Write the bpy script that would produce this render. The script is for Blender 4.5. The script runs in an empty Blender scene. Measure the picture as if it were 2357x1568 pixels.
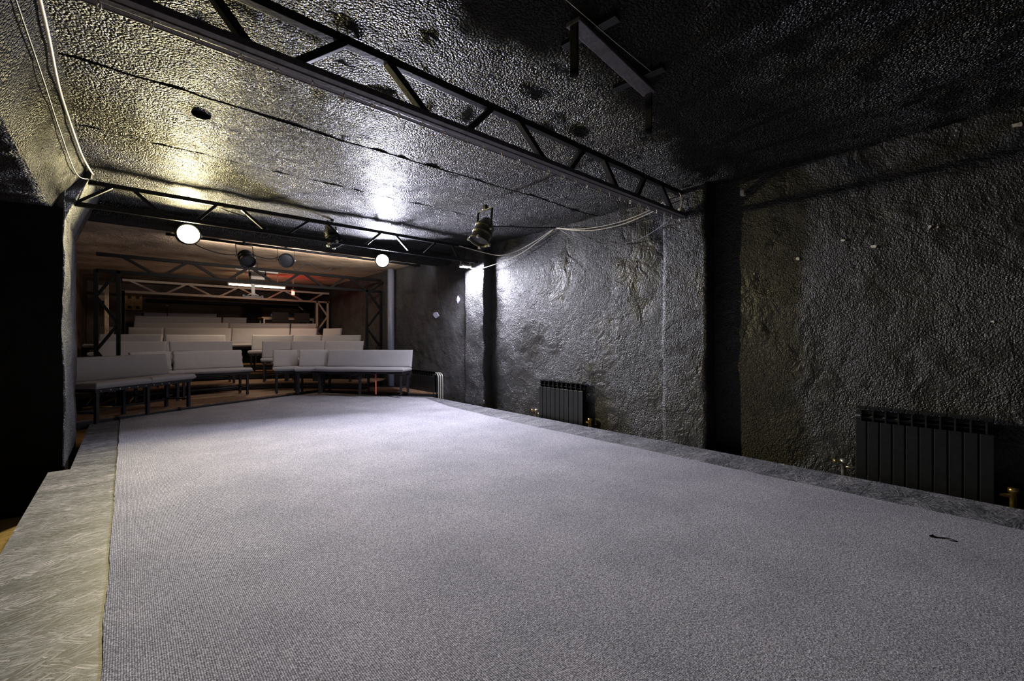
import bpy, bmesh, math, random
from mathutils import Vector, Matrix, noise
R = math.radians
PI = math.pi
random.seed(7)
S = bpy.context.scene
C = S.collection

# ------------------------------------------------------------------ materials
def mat(name):
    m = bpy.data.materials.new(name); m.use_nodes = True
    nt = m.node_tree
    return m, nt, nt.nodes['Principled BSDF']
def N(nt, kind, **kw):
    n = nt.nodes.new(kind)
    for k, v in kw.items():
        if k in n.inputs.keys(): n.inputs[k].default_value = v
        else: setattr(n, k, v)
    return n
def L(nt, a, b): nt.links.new(a, b)
def ramp(nt, src, stops):
    r = nt.nodes.new('ShaderNodeValToRGB'); e = r.color_ramp.elements
    while len(e) < len(stops): e.new(0.5)
    for x, (p, c) in zip(e, stops):
        x.position = p; x.color = (c[0], c[1], c[2], 1)
    L(nt, src, r.inputs['Fac']); return r
def objco(nt):
    return N(nt, 'ShaderNodeNewGeometry').outputs['Position']

def plain(name, col, rough=0.5, metal=0.0, bump=0.0, bscale=60.0, spec=0.5):
    m, nt, b = mat(name)
    b.inputs['Base Color'].default_value = (*col, 1)
    b.inputs['Roughness'].default_value = rough
    b.inputs['Metallic'].default_value = metal
    b.inputs['Specular IOR Level'].default_value = spec
    n = N(nt, 'ShaderNodeTexNoise', Scale=bscale, Detail=3.0)
    L(nt, objco(nt), n.inputs['Vector'])
    k = 0.72
    r = ramp(nt, n.outputs['Fac'], [(0.3, [c*k for c in col]), (0.7, [min(1, c*1.18) for c in col])])
    L(nt, r.outputs['Color'], b.inputs['Base Color'])
    if bump:
        bp = N(nt, 'ShaderNodeBump', Strength=bump, Distance=0.01)
        L(nt, n.outputs['Fac'], bp.inputs['Height']); L(nt, bp.outputs['Normal'], b.inputs['Normal'])
    return m

def plaster(name, col, rough, fine, fine_d, coarse_d, gloss=0.04, var=0.5, grain=0.5, patch=0.35):
    """black painted rough plaster: sparkling popcorn grain over lumps and trowel marks; matt body plus a faint satin coat"""
    m, nt, b = mat(name)
    nt.nodes.remove(b)
    co = objco(nt)
    n1 = N(nt, 'ShaderNodeTexNoise', Scale=fine, Detail=1.5, Roughness=0.6); L(nt, co, n1.inputs['Vector'])
    vo = N(nt, 'ShaderNodeTexVoronoi', Scale=fine*1.15); L(nt, co, vo.inputs['Vector'])
    n2 = N(nt, 'ShaderNodeTexNoise', Scale=7.0, Detail=3.0, Roughness=0.62, Distortion=0.6); L(nt, co, n2.inputs['Vector'])
    n3 = N(nt, 'ShaderNodeTexNoise', Scale=1.7, Detail=2.0); L(nt, co, n3.inputs['Vector'])
    h0 = N(nt, 'ShaderNodeMath', operation='MULTIPLY_ADD'); L(nt, vo.outputs['Distance'], h0.inputs[0]); h0.inputs[1].default_value = -grain; L(nt, n1.outputs['Fac'], h0.inputs[2])
    pm = N(nt, 'ShaderNodeMapRange'); L(nt, n3.outputs['Fac'], pm.inputs['Value'])
    pm.inputs['From Min'].default_value = 0.34; pm.inputs['From Max'].default_value = 0.66; pm.inputs['To Min'].default_value = patch; pm.inputs['To Max'].default_value = 1.25
    h = N(nt, 'ShaderNodeMath', operation='MULTIPLY'); L(nt, h0.outputs[0], h.inputs[0]); L(nt, pm.outputs['Result'], h.inputs[1])
    r = ramp(nt, n3.outputs['Fac'], [(0.3, [c*(1-var) for c in col]), (0.7, [c*(1+var) for c in col])])
    mr = N(nt, 'ShaderNodeMapRange'); L(nt, n2.outputs['Fac'], mr.inputs['Value'])
    mr.inputs['From Min'].default_value = 0.3; mr.inputs['From Max'].default_value = 0.7
    mr.inputs['To Min'].default_value = rough-0.1; mr.inputs['To Max'].default_value = rough+0.1
    b1 = N(nt, 'ShaderNodeBump', Strength=1.0, Distance=coarse_d*0.7); L(nt, n2.outputs['Fac'], b1.inputs['Height'])
    b2 = N(nt, 'ShaderNodeBump', Strength=1.0, Distance=fine_d); L(nt, h.outputs[0], b2.inputs['Height'])
    L(nt, b1.outputs['Normal'], b2.inputs['Normal'])
    df = N(nt, 'ShaderNodeBsdfDiffuse'); L(nt, r.outputs['Color'], df.inputs['Color']); L(nt, b2.outputs['Normal'], df.inputs['Normal'])
    gl = N(nt, 'ShaderNodeBsdfGlossy'); gl.inputs['Color'].default_value = (gloss, gloss, gloss, 1)
    L(nt, mr.outputs['Result'], gl.inputs['Roughness']); L(nt, b2.outputs['Normal'], gl.inputs['Normal'])
    ad = N(nt, 'ShaderNodeAddShader'); L(nt, df.outputs[0], ad.inputs[0]); L(nt, gl.outputs[0], ad.inputs[1])
    L(nt, ad.outputs[0], nt.nodes['Material Output'].inputs['Surface'])
    return m

def osb(name, lo, mid, hi, rough=0.5, spec=0.5):
    """strand board under worn paint: strands of many directions plus long streaks"""
    m, nt, b = mat(name)
    co = objco(nt)
    layers = []
    for scale, sx, sy in ((22.0, 11.0, 180.0), (13.0, 7.0, 130.0)):
        v = N(nt, 'ShaderNodeTexVoronoi', Scale=scale); L(nt, co, v.inputs['Vector'])
        sep = N(nt, 'ShaderNodeSeparateColor'); L(nt, v.outputs['Color'], sep.inputs['Color'])
        mu = N(nt, 'ShaderNodeMath', operation='MULTIPLY_ADD'); L(nt, sep.outputs['Red'], mu.inputs[0])
        mu.inputs[1].default_value = 1.7; mu.inputs[2].default_value = -0.85
        vr = N(nt, 'ShaderNodeVectorRotate', rotation_type='Z_AXIS'); L(nt, co, vr.inputs['Vector']); L(nt, mu.outputs[0], vr.inputs['Angle'])
        mp = N(nt, 'ShaderNodeMapping'); mp.inputs['Scale'].default_value = (sx, sy, sy); L(nt, vr.outputs['Vector'], mp.inputs['Vector'])
        n = N(nt, 'ShaderNodeTexNoise', Scale=1.0, Detail=3.0, Roughness=0.6); L(nt, mp.outputs['Vector'], n.inputs['Vector'])
        layers.append(n.outputs['Fac'])
    big = N(nt, 'ShaderNodeTexNoise', Scale=4.5, Detail=4.0, Distortion=0.8)
    mp = N(nt, 'ShaderNodeMapping'); mp.inputs['Scale'].default_value = (0.45, 1.6, 1.0); L(nt, co, mp.inputs['Vector']); L(nt, mp.outputs['Vector'], big.inputs['Vector'])
    mx = N(nt, 'ShaderNodeMath', operation='MAXIMUM'); L(nt, layers[0], mx.inputs[0]); L(nt, layers[1], mx.inputs[1])
    ad = N(nt, 'ShaderNodeMath', operation='MULTIPLY_ADD'); L(nt, big.outputs['Fac'], ad.inputs[0]); ad.inputs[1].default_value = 0.5
    sb = N(nt, 'ShaderNodeMath', operation='SUBTRACT'); L(nt, mx.outputs[0], sb.inputs[0]); sb.inputs[1].default_value = 0.45
    gn = N(nt, 'ShaderNodeMath', operation='MULTIPLY'); L(nt, sb.outputs[0], gn.inputs[0]); gn.inputs[1].default_value = 2.2
    L(nt, gn.outputs[0], ad.inputs[2])
    r = ramp(nt, ad.outputs[0], [(0.30, lo), (0.58, mid), (0.85, hi)])
    r2 = ramp(nt, mx.outputs[0], [(0.70, (0, 0, 0)), (0.76, (1, 1, 1))])
    mix = N(nt, 'ShaderNodeMix', data_type='RGBA'); 
    L(nt, r2.outputs['Color'], mix.inputs[0]); L(nt, r.outputs['Color'], mix.inputs[6]); mix.inputs[7].default_value = (*hi, 1)
    L(nt, mix.outputs[2], b.inputs['Base Color'])
    b.inputs['Roughness'].default_value = rough; b.inputs['Specular IOR Level'].default_value = spec
    bp = N(nt, 'ShaderNodeBump', Strength=0.6, Distance=0.002); L(nt, mx.outputs[0], bp.inputs['Height']); L(nt, bp.outputs['Normal'], b.inputs['Normal'])
    return m

def fabric(name, col, fine=260.0):
    m, nt, b = mat(name)
    co = objco(nt)
    n = N(nt, 'ShaderNodeTexNoise', Scale=fine, Detail=2.0); L(nt, co, n.inputs['Vector'])
    n2 = N(nt, 'ShaderNodeTexNoise', Scale=5.0, Detail=3.0); L(nt, co, n2.inputs['Vector'])
    r = ramp(nt, n.outputs['Fac'], [(0.25, [c*0.75 for c in col]), (0.75, [c*1.2 for c in col])])
    L(nt, r.outputs['Color'], b.inputs['Base Color'])
    b.inputs['Roughness'].default_value = 0.9; b.inputs['Specular IOR Level'].default_value = 0.2
    b.inputs['Sheen Weight'].default_value = 0.15
    b2 = N(nt, 'ShaderNodeBump', Strength=0.5, Distance=0.02); L(nt, n2.outputs['Fac'], b2.inputs['Height'])
    L(nt, b2.outputs['Normal'], b.inputs['Normal'])
    return m

def carpet_mat():
    m, nt, b = mat('carpet_rib')
    co = objco(nt)
    n = N(nt, 'ShaderNodeTexNoise', Scale=150.0, Detail=3.0, Roughness=0.8); L(nt, co, n.inputs['Vector'])
    w = N(nt, 'ShaderNodeTexWave', Scale=48.0, Distortion=1.2, Detail=2.0); w.bands_direction = 'X'
    w.inputs['Detail Scale'].default_value = 5.0
    L(nt, co, w.inputs['Vector'])
    n2 = N(nt, 'ShaderNodeTexNoise', Scale=2.2, Detail=5.0); L(nt, co, n2.inputs['Vector'])
    a = N(nt, 'ShaderNodeMath', operation='MULTIPLY_ADD'); L(nt, w.outputs['Fac'], a.inputs[0]); a.inputs[1].default_value = 0.16; L(nt, n.outputs['Fac'], a.inputs[2])
    r = ramp(nt, a.outputs[0], [(0.40, (0.07, 0.069, 0.078)), (0.58, (0.250, 0.245, 0.264)), (0.76, (0.68, 0.67, 0.71))])
    r2 = ramp(nt, n2.outputs['Fac'], [(0.3, (0.82, 0.82, 0.84)), (0.7, (1.08, 1.06, 1.06))])
    mx = N(nt, 'ShaderNodeMix', data_type='RGBA', blend_type='MULTIPLY'); mx.inputs[0].default_value = 1.0
    L(nt, r.outputs['Color'], mx.inputs[6]); L(nt, r2.outputs['Color'], mx.inputs[7]); L(nt, mx.outputs[2], b.inputs['Base Color'])
    b.inputs['Roughness'].default_value = 0.95; b.inputs['Specular IOR Level'].default_value = 0.15
    bp = N(nt, 'ShaderNodeBump', Strength=0.7, Distance=0.004); L(nt, a.outputs[0], bp.inputs['Height']); L(nt, bp.outputs['Normal'], b.inputs['Normal'])
    return m

def glow(name, col, strength):
    m, nt, b = mat(name)
    b.inputs['Base Color'].default_value = (0.8, 0.8, 0.8, 1)
    b.inputs['Emission Color'].default_value = (*col, 1); b.inputs['Emission Strength'].default_value = strength
    return m

M = dict(
    ceiling=plaster('black_sprayed_plaster', (0.026, 0.0253, 0.024), 0.36, 74.0, 0.055, 0.02, 0.045, 0.3, 0.7, 0.75),
    wall=plaster('black_trowelled_plaster', (0.040, 0.0395, 0.039), 0.36, 84.0, 0.016, 0.045, 0.042, 0.35, 0.35, 0.25),
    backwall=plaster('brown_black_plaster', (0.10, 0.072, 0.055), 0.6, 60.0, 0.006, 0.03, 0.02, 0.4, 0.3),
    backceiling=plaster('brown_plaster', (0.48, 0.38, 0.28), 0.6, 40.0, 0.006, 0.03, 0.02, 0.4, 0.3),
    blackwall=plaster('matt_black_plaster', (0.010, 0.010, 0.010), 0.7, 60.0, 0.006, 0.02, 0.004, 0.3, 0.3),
    stage=osb('grey_strand_board', (0.030, 0.031, 0.034), (0.20, 0.203, 0.215), (0.52, 0.445, 0.43), 0.5, 0.4),
    deck=osb('brown_strand_board', (0.06, 0.036, 0.022), (0.26, 0.15, 0.085), (0.42, 0.26, 0.15), 0.6, 0.3),
    floor=osb('yellow_strand_board', (0.36, 0.24, 0.10), (0.55, 0.38, 0.17), (0.68, 0.5, 0.26), 0.6, 0.3),
    carpet=carpet_mat(),
    cushion=fabric('grey_felt', (0.335, 0.32, 0.328)),
    black=plain('black_paint', (0.012, 0.012, 0.013), 0.45, 0, 0.15),
    truss=plain('black_painted_steel', (0.012, 0.0115, 0.013), 0.45, 0, 0.12, 40, 0.3),
    portal=plain('matt_black_steel', (0.006, 0.006, 0.0065), 0.6, 0, 0.1, 40, 0.12),
    channel=plain('grey_channel', (0.11, 0.105, 0.115), 0.42, 0.2, 0.15, 50),
    lightsteel=plain('grey_painted_steel', (0.34, 0.28, 0.22), 0.5, 0, 0.1),
    bluesteel=plain('slate_pipe_paint', (0.16, 0.17, 0.22), 0.45, 0, 0.1),
    legs=plain('dark_steel_leg', (0.018, 0.017, 0.021), 0.5, 0.0, 0.1, 60, 0.3),
    rad=plain('black_radiator_enamel', (0.013, 0.0135, 0.014), 0.36, 0, 0.02, 30, 0.35),
    radin=plain('radiator_inside', (0.008, 0.008, 0.009), 0.5),
    hole=plain('hole_dark', (0.002, 0.002, 0.002), 0.9, 0, 0, 30, 0.0),
    chrome=plain('dull_chrome', (0.75, 0.72, 0.66), 0.3, 0.9),
    brass=plain('brass', (0.66, 0.48, 0.20), 0.32, 0.9),
    can=plain('olive_black_can', (0.075, 0.07, 0.045), 0.35, 0.3, 0.05),
    canblack=plain('black_can', (0.012, 0.012, 0.012), 0.45, 0, 0.05, 60, 0.3),
    silver=plain('bare_aluminium', (0.6, 0.58, 0.5), 0.4, 0.7),
    lens=plain('grey_lens', (0.035, 0.035, 0.038), 0.35, 0, 0.4, 90, 0.3),
    white=plain('white_plastic', (0.72, 0.69, 0.62), 0.5),
    whitewire=plain('cream_cable', (0.68, 0.62, 0.5), 0.5),
    chip=plain('bare_plaster_chip', (0.85, 0.78, 0.7), 0.8, 0, 0.3),
    bluechip=plain('pale_plaster_chip', (0.42, 0.42, 0.52), 0.8, 0, 0.3),
    wood=plain('pale_table_wood', (0.62, 0.40, 0.18), 0.5, 0, 0.05, 20),
    post=plain('pale_timber_post', (0.62, 0.48, 0.33), 0.6, 0, 0.05, 20),
    tan=plain('tan_board', (0.42, 0.27, 0.10), 0.6, 0, 0.05, 20),
    cloth=plain('dark_curtain', (0.022, 0.018, 0.016), 0.9, 0, 0.2, 15),
    bluething=plain('blue_plastic', (0.08, 0.12, 0.45), 0.4),
    orange=plain('orange_strut', (0.55, 0.13, 0.07), 0.5),
    panel=plain('white_panel', (0.6, 0.52, 0.42), 0.6),
    redcase=plain('red_plastic', (0.4, 0.02, 0.02), 0.4),
    warmglow=glow('warm_lamp_face', (1.0, 0.86, 0.52), 60.0),
    coolglow=glow('cool_lamp_face', (0.82, 0.84, 1.0), 60.0),
    tubeglow=glow('warm_tube', (1.0, 0.80, 0.56), 22.0),
    redglow=glow('red_indicator', (1.0, 0.03, 0.02), 22.0),
    padglow=glow('cool_flood_face', (0.86, 0.86, 1.0), 60.0),
)

# ------------------------------------------------------------------ mesh builder
class MB:
    def __init__(s): s.v = []; s.f = []; s.sm = []
    def add(s, vs, fs, smooth=False):
        o = len(s.v); s.v += [Vector(p) for p in vs]
        for f in fs: s.f.append([o+i for i in f]); s.sm.append(smooth)
        return s
    def box(s, c, d, rot=None, bev=0.0):
        bm = bmesh.new(); bmesh.ops.create_cube(bm, size=1.0)
        bmesh.ops.scale(bm, vec=Vector(d), verts=bm.verts)
        if bev: bmesh.ops.bevel(bm, geom=bm.edges[:], offset=min(bev, min(d)*0.45), segments=2, affect='EDGES', profile=0.6)
        mt = Matrix.Translation(Vector(c)) @ (rot.to_4x4() if rot else Matrix())
        return s.bm(bm, mt)
    def bm(s, bm, mt=Matrix(), smooth=False):
        bm.verts.index_update()
        s.add([mt @ v.co for v in bm.verts], [[v.index for v in f.verts] for f in bm.faces], smooth); bm.free(); return s
    def bar(s, p, q, w, h, up=(0, 0, 1), bev=0.003):
        p, q = Vector(p), Vector(q); d = q-p; ln = d.length; x = d.normalized(); u = Vector(up)
        if abs(x.dot(u)) > 0.97: u = Vector((0, 1, 0))
        y = u.cross(x).normalized(); z = x.cross(y)
        return s.box((p+q)/2, (ln, w, h), Matrix((x, y, z)).transposed(), bev)
    def tube(s, pts, r, n=8, cap=True):
        pts = [Vector(p) for p in pts]; rings = []; ref = None
        for i, p in enumerate(pts):
            t = (pts[min(i+1, len(pts)-1)]-pts[max(i-1, 0)]).normalized()
            if ref is None:
                ref = Vector((0, 0, 1)) if abs(t.z) < 0.9 else Vector((1, 0, 0))
            a = (ref-t*ref.dot(t)).normalized(); b = t.cross(a); ref = a
            rr = r[i] if isinstance(r, (list, tuple)) else r
            rings.append([p+(a*math.cos(2*PI*k/n)+b*math.sin(2*PI*k/n))*rr for k in range(n)])
        vs = [v for g in rings for v in g]; fs = []
        for i in range(len(rings)-1):
            for k in range(n):
                fs.append([i*n+k, i*n+(k+1) % n, (i+1)*n+(k+1) % n, (i+1)*n+k])
        if cap: fs += [list(range(n))[::-1], [(len(rings)-1)*n+k for k in range(n)]]
        return s.add(vs, fs, True)
    def lathe(s, prof, mt=Matrix(), n=28, smooth=True):
        """profile of (radius, z) turned about z"""
        vs = []; fs = []
        for r, z in prof: vs += [mt @ Vector((r*math.cos(2*PI*k/n), r*math.sin(2*PI*k/n), z)) for k in range(n)]
        for i in range(len(prof)-1):
            for k in range(n): fs.append([i*n+k, i*n+(k+1) % n, (i+1)*n+(k+1) % n, (i+1)*n+k])
        return s.add(vs, fs, smooth)
    def torus(s, mt, R_, r, n=20, k=8):
        pr = [(R_+r*math.cos(2*PI*j/k), r*math.sin(2*PI*j/k)) for j in range(k+1)]
        return s.lathe(pr, mt, n)
    def prism(s, poly, z0, z1, bev=0):
        n = len(poly)
        area = sum(poly[i][0]*poly[(i+1) % n][1]-poly[(i+1) % n][0]*poly[i][1] for i in range(n))
        if area < 0: poly = poly[::-1]
        vs = [(x, y, z0) for x, y in poly]+[(x, y, z1) for x, y in poly]
        fs = [list(range(n))[::-1], list(range(n, 2*n))]+[[i, (i+1) % n, n+(i+1) % n, n+i] for i in range(n)]
        return s.add(vs, fs)
    def build(s, name, m, parent=None, loc=(0, 0, 0), rz=0.0, weld=False):
        me = bpy.data.meshes.new(name); me.from_pydata([tuple(v) for v in s.v], [], s.f)
        me.polygons.foreach_set('use_smooth', s.sm)
        me.materials.append(m)
        if weld:
            b = bmesh.new(); b.from_mesh(me); bmesh.ops.remove_doubles(b, verts=b.verts, dist=1e-4); b.to_mesh(me); b.free()
        me.update()
        o = bpy.data.objects.new(name, me); C.objects.link(o)
        if parent: o.parent = parent
        else: o.location = loc; o.rotation_euler = (0, 0, rz)
        return o

def tag(o, label=None, cat=None, group=None, kind=None):
    if label: o['label'] = label
    if cat: o['category'] = cat
    if group: o['group'] = group
    if kind: o['kind'] = kind
    return o
def thing(name, label, cat, loc, rz=0.0, group=None):
    o = bpy.data.objects.new(name, None); C.objects.link(o); o.empty_display_size = 0.1
    o.location = loc; o.rotation_euler = (0, 0, rz); return tag(o, label, cat, group)
def copy_tree(o, parent=None):
    c = o.copy(); C.objects.link(c)
    if parent: c.parent = parent
    for ch in o.children: copy_tree(ch, c)
    return c
def curve_pts(pts, k=8):
    """smooth path through points"""
    P = [Vector(p) for p in pts]; P = [P[0]*2-P[1]]+P+[P[-1]*2-P[-2]]; out = []
    for i in range(1, len(P)-2):
        for j in range(k):
            t = j/k; a, b, c, d = P[i-1], P[i], P[i+1], P[i+2]
            out.append(0.5*((2*b)+(c-a)*t+(2*a-5*b+4*c-d)*t*t+(3*b-a-3*c+d)*t**3))
    out.append(P[-2]); return out

# ------------------------------------------------------------------ the setting
def rough(p, amp, sc, det=4):
    q = Vector(p)*sc
    return Vector((noise.fractal(q, 0.9, 2.1, det), noise.fractal(q+Vector((31, 7, 3)), 0.9, 2.1, det), noise.fractal(q+Vector((5, 47, 19)), 0.9, 2.1, det)))*amp
def sheet(mb, o, u, v, step, amp, sc, craters=()):
    """a rough plane from corner o along u and v"""
    o, u, v = Vector(o), Vector(u), Vector(v)
    nu, nv = max(1, round(u.length/step)), max(1, round(v.length/step))
    n = u.cross(v).normalized(); vs = []; fs = []
    for i in range(nu+1):
        for j in range(nv+1):
            p = o+u*(i/nu)+v*(j/nv)
            d = rough(p, amp, sc)
            d += n*(noise.fractal(p*8.0, 1.0, 2.0, 3)*amp*0.5)
            vs.append(p+d)
    for i in range(nu):
        for j in range(nv):
            a = i*(nv+1)+j; fs.append([a, a+nv+1, a+nv+2, a+1])
    mb.add(vs, fs, True); return mb
def rough_prism(mb, poly, y0, y1, step, amp, sc, axis='Y'):
    """a rough bar of the given cross section (closed polygon) run along Y (x,z section) or up Z (x,y section)"""
    pts = []
    n = len(poly)
    for i in range(n):
        a, b = Vector(poly[i]), Vector(poly[(i+1) % n]); k = max(1, round((b-a).length/step))
        pts += [a+(b-a)*(j/k) for j in range(k)]
    m = len(pts); ny = max(1, round((y1-y0)/step)); vs = []; fs = []
    for i in range(ny+1):
        y = y0+(y1-y0)*i/ny
        for q in pts:
            p = Vector((q[0], y, q[1])) if axis == 'Y' else Vector((q[0], q[1], y))
            vs.append(p+rough(p, amp, sc))
    for i in range(ny):
        for k in range(m):
            f = [i*m+k, i*m+(k+1) % m, (i+1)*m+(k+1) % m, (i+1)*m+k]
            fs.append(f)
    fs.append(list(range(m))); fs.append([ny*m+k for k in range(m)])
    mb.add(vs, fs, True); return mb

H = 2.50          # ceiling
FL = -0.38        # house floor below the stage
def struct(name, mb, m, weld=False):
    o = mb.build(name, m, weld=weld); o['kind'] = 'structure'
    b = bmesh.new(); b.from_mesh(o.data); bmesh.ops.recalc_face_normals(b, faces=b.faces); b.to_mesh(o.data); b.free()
    return o

# floor
f = MB(); f.box((0.7, 6.75, FL-0.05), (8.6, 19.5, 0.1)); struct('floor', f, M['floor'])
# ceiling: cast slabs with open joints running across the room
c = MB()
joints = [(-2.9, 0), (3.22, .012), (4.22, .004), (6.42, 0)]
for (a, ga), (b, gb) in zip(joints[:-1], joints[1:]):
    sheet(c, (-0.75, a+ga, H), (0, b-a-ga-gb, 0), (5.5, 0, 0), 0.05, 0.013, 1.3)
    for e in (a+ga, b-gb):
        sheet(c, (-0.75, e, H), (5.5, 0, 0), (0, 0, 0.05), 0.05, 0.013, 1.3)
c.box((2.0, 1.8, H+0.09), (5.6, 9.4, 0.06))
struct('ceiling', c, M['ceiling'])
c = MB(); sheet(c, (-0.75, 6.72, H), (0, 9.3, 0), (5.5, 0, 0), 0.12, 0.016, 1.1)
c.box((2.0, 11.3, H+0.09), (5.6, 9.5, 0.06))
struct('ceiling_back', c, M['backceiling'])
b = MB(); rough_prism(b, [(-0.75, H+0.02), (4.7, H+0.02), (4.7, 2.34), (-0.75, 2.34)], 6.35, 6.75, 0.12, 0.008, 1.5)
struct('ceiling_beam', b, M['ceiling'])
# right wall: bays set back between piers, sloped haunch under the ceiling
w = MB()
sheet(w, (4.24, -2.9, FL), (0, 19.0, 0), (0, 0, H-FL+0.05), 0.045, 0.017, 1.9)
struct('wall_right', w, M['wall'])
def pier(name, x0, x1, y0, y1, m, step=0.04, amp=0.018):
    p = MB(); rough_prism(p, [(x0, y0), (x1, y0), (x1, y1), (x0, y1)], FL, H+0.02, step, amp, 2.6, 'Z')
    return struct(name, p, m)
pier('pillar_right_near', 4.05, 4.45, 1.83, 2.27, M['wall'])
pier('pillar_right_far', 4.07, 4.45, 5.24, 5.72, M['wall'])
pier('pillar_right_rear', 4.05, 4.45, -1.9, -1.45, M['wall'])
pier('pillar_left', -0.75, -0.39, 5.2, 6.45, M['wall'], 0.03, 0.018)
# left: sloped soffit over the open side, dark side room, far side wall
s = MB(); rough_prism(s, [(-0.25, H+0.02), (-0.46, 2.11), (-0.78, 2.11), (-0.78, H+0.02)], -2.8, 5.3, 0.045, 0.014, 2.0)
struct('trim_2', s, M['ceiling'])
s = MB(); rough_prism(s, [(-0.22, H+0.02), (-0.39, 2.05), (-0.70, 1.95), (-0.70, H+0.02)], 5.3, 6.42, 0.05, 0.014, 2.0)
struct('trim_3', s, M['wall'])
w = MB(); sheet(w, (-3.4, -2.9, FL), (0, 8.2, 0), (0, 0, 3.0), 0.2, 0.01, 1.5)
sheet(w, (-3.4, 5.3, FL), (2.66, 0, 0), (0, 0, 3.0), 0.2, 0.01, 1.5)
sheet(w, (-0.78, 5.165, FL), (0.385, 0, 0), (0, 0, 2.5), 0.03, 0.010, 2.6)  # added black sheet over the pillar's near face, its shade put into the colour
w.box((-2.1, 1.2, H+0.05), (2.7, 8.3, 0.05))
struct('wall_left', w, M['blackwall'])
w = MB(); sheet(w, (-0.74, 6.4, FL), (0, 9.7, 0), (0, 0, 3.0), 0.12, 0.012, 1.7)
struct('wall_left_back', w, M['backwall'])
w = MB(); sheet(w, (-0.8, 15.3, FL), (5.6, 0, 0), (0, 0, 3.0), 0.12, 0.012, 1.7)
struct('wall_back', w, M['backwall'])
w = MB(); sheet(w, (-3.4, -2.9, FL), (8.2, 0, 0), (0, 0, 3.0), 0.3, 0.01, 1.5)
struct('wall_front', w, M['blackwall'])

# chips of bare plaster on the right wall (marks of the wall itself)
wr = bpy.data.objects['wall_right']
def chip(y, z, w_, h_, m, seed, parent=wr):
    p = Vector((4.24, y, z)); x = 4.24+rough(p, 0.017, 1.9).x+noise.fractal(p*8.0, 1.0, 2.0, 3)*0.0085-0.012
    rnd = random.Random(seed); k = 9; vs = []
    for i in range(k):
        a = 2*PI*i/k; r = rnd.uniform(0.55, 1.1)
        vs.append((math.cos(a)*w_*r, math.sin(a)*h_*r*1.5))
    mb = MB(); n = k
    mb.add([(x, y+a, z+b) for a, b in vs]+[(x+0.03, y+a*1.1, z+b*1.1) for a, b in vs],
           [list(range(n))]+[[i, (i+1) % n, n+(i+1) % n, n+i] for i in range(n)])
    o = mb.build('plaster_chip', m, parent); o['label'] = 'pale chip of bare plaster'; return o
for i, (y, z, a, b_, m) in enumerate([
        (1.14, 1.706, .016, .011, 'chip'), (0.83, 1.807, .020, .006, 'chip'), (0.64, 1.729, .018, .010, 'chip'),
        (0.334, 1.817, .012, .009, 'chip'), (0.294, 1.81, .007, .005, 'chip'), (1.48, 1.616, .006, .006, 'chip'),
        (6.85, 1.466, .11, .042, 'bluechip'), (6.15, 1.696, .05, .05, 'bluechip'), (-.07, 2.39, .03, .010, 'chip'),
        (0.037, 1.143, .010, .006, 'chip'), (2.94, 1.879, .005, .012, 'chip')]):
    chip(y, z, a, b_, M[m], i)

# ------------------------------------------------------------------ stage
st = thing('stage_platform', 'low stage of worn grey painted strand board bordering the grey carpet', 'stage', (1.8, 2.5, FL))
off = Vector((-1.8, -2.5, -FL))
def local(poly): return [(x+off.x, y+off.y) for x, y in poly]
outline = [(-.45, -2.6), (4.04, -2.6), (4.04, 6.70), (2.72, 8.80), (.65, 7.95), (-.33, 7.50), (-.33, 4.88), (-.45, 4.88)]
g_ = .0025
for b_ in ([(-.45, -2.6), (-.05, -2.6), (-.05, 1.2-g_), (-.45, 1.2-g_)], [(-.45, 1.2), (-.05, 1.2), (-.05, 4.88-g_), (-.45, 4.88-g_)],
           [(-.33, 4.88), (-.05, 4.88), (-.05, 7.62), (-.33, 7.50)],
           [(3.52, -2.6), (4.04, -2.6), (4.04, .62-g_), (3.52, .62-g_)], [(3.52, .62), (4.04, .62), (4.04, 2.06-g_), (3.52, 2.06-g_)], [(3.52, 2.06), (4.04, 2.06), (4.04, 4.3-g_), (3.52, 4.3-g_)],
           [(3.52, 4.3), (4.04, 4.3), (4.04, 6.70), (3.52, 7.45)],
           [(-.05+g_, -2.6), (3.52-g_, -2.6), (3.52-g_, 7.45), (2.72, 8.80), (.65, 7.95), (-.05+g_, 7.62)]):
    d = MB(); d.prism(local(b_), -0.022-FL, 0.0-FL); d.build('deck_board', M['stage'], st)
sk = MB()
sk.prism(local([(-.40, -2.55), (4.02, -2.55), (4.02, 6.66), (2.72, 8.70), (.65, 7.85), (-.28, 7.40), (-.28, 4.95), (-.40, 4.95)]), 0.0, -0.023-FL)
sk.build('skirting', M['black'], st)
cp = MB()
cpoly = [(-.062, -2.5), (3.62, -2.5), (3.58, 0.0), (3.56, 4.0), (3.66, 5.6), (3.86, 6.62), (2.70, 8.70), (.65, 7.86), (-.055, 7.52)]
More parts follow.
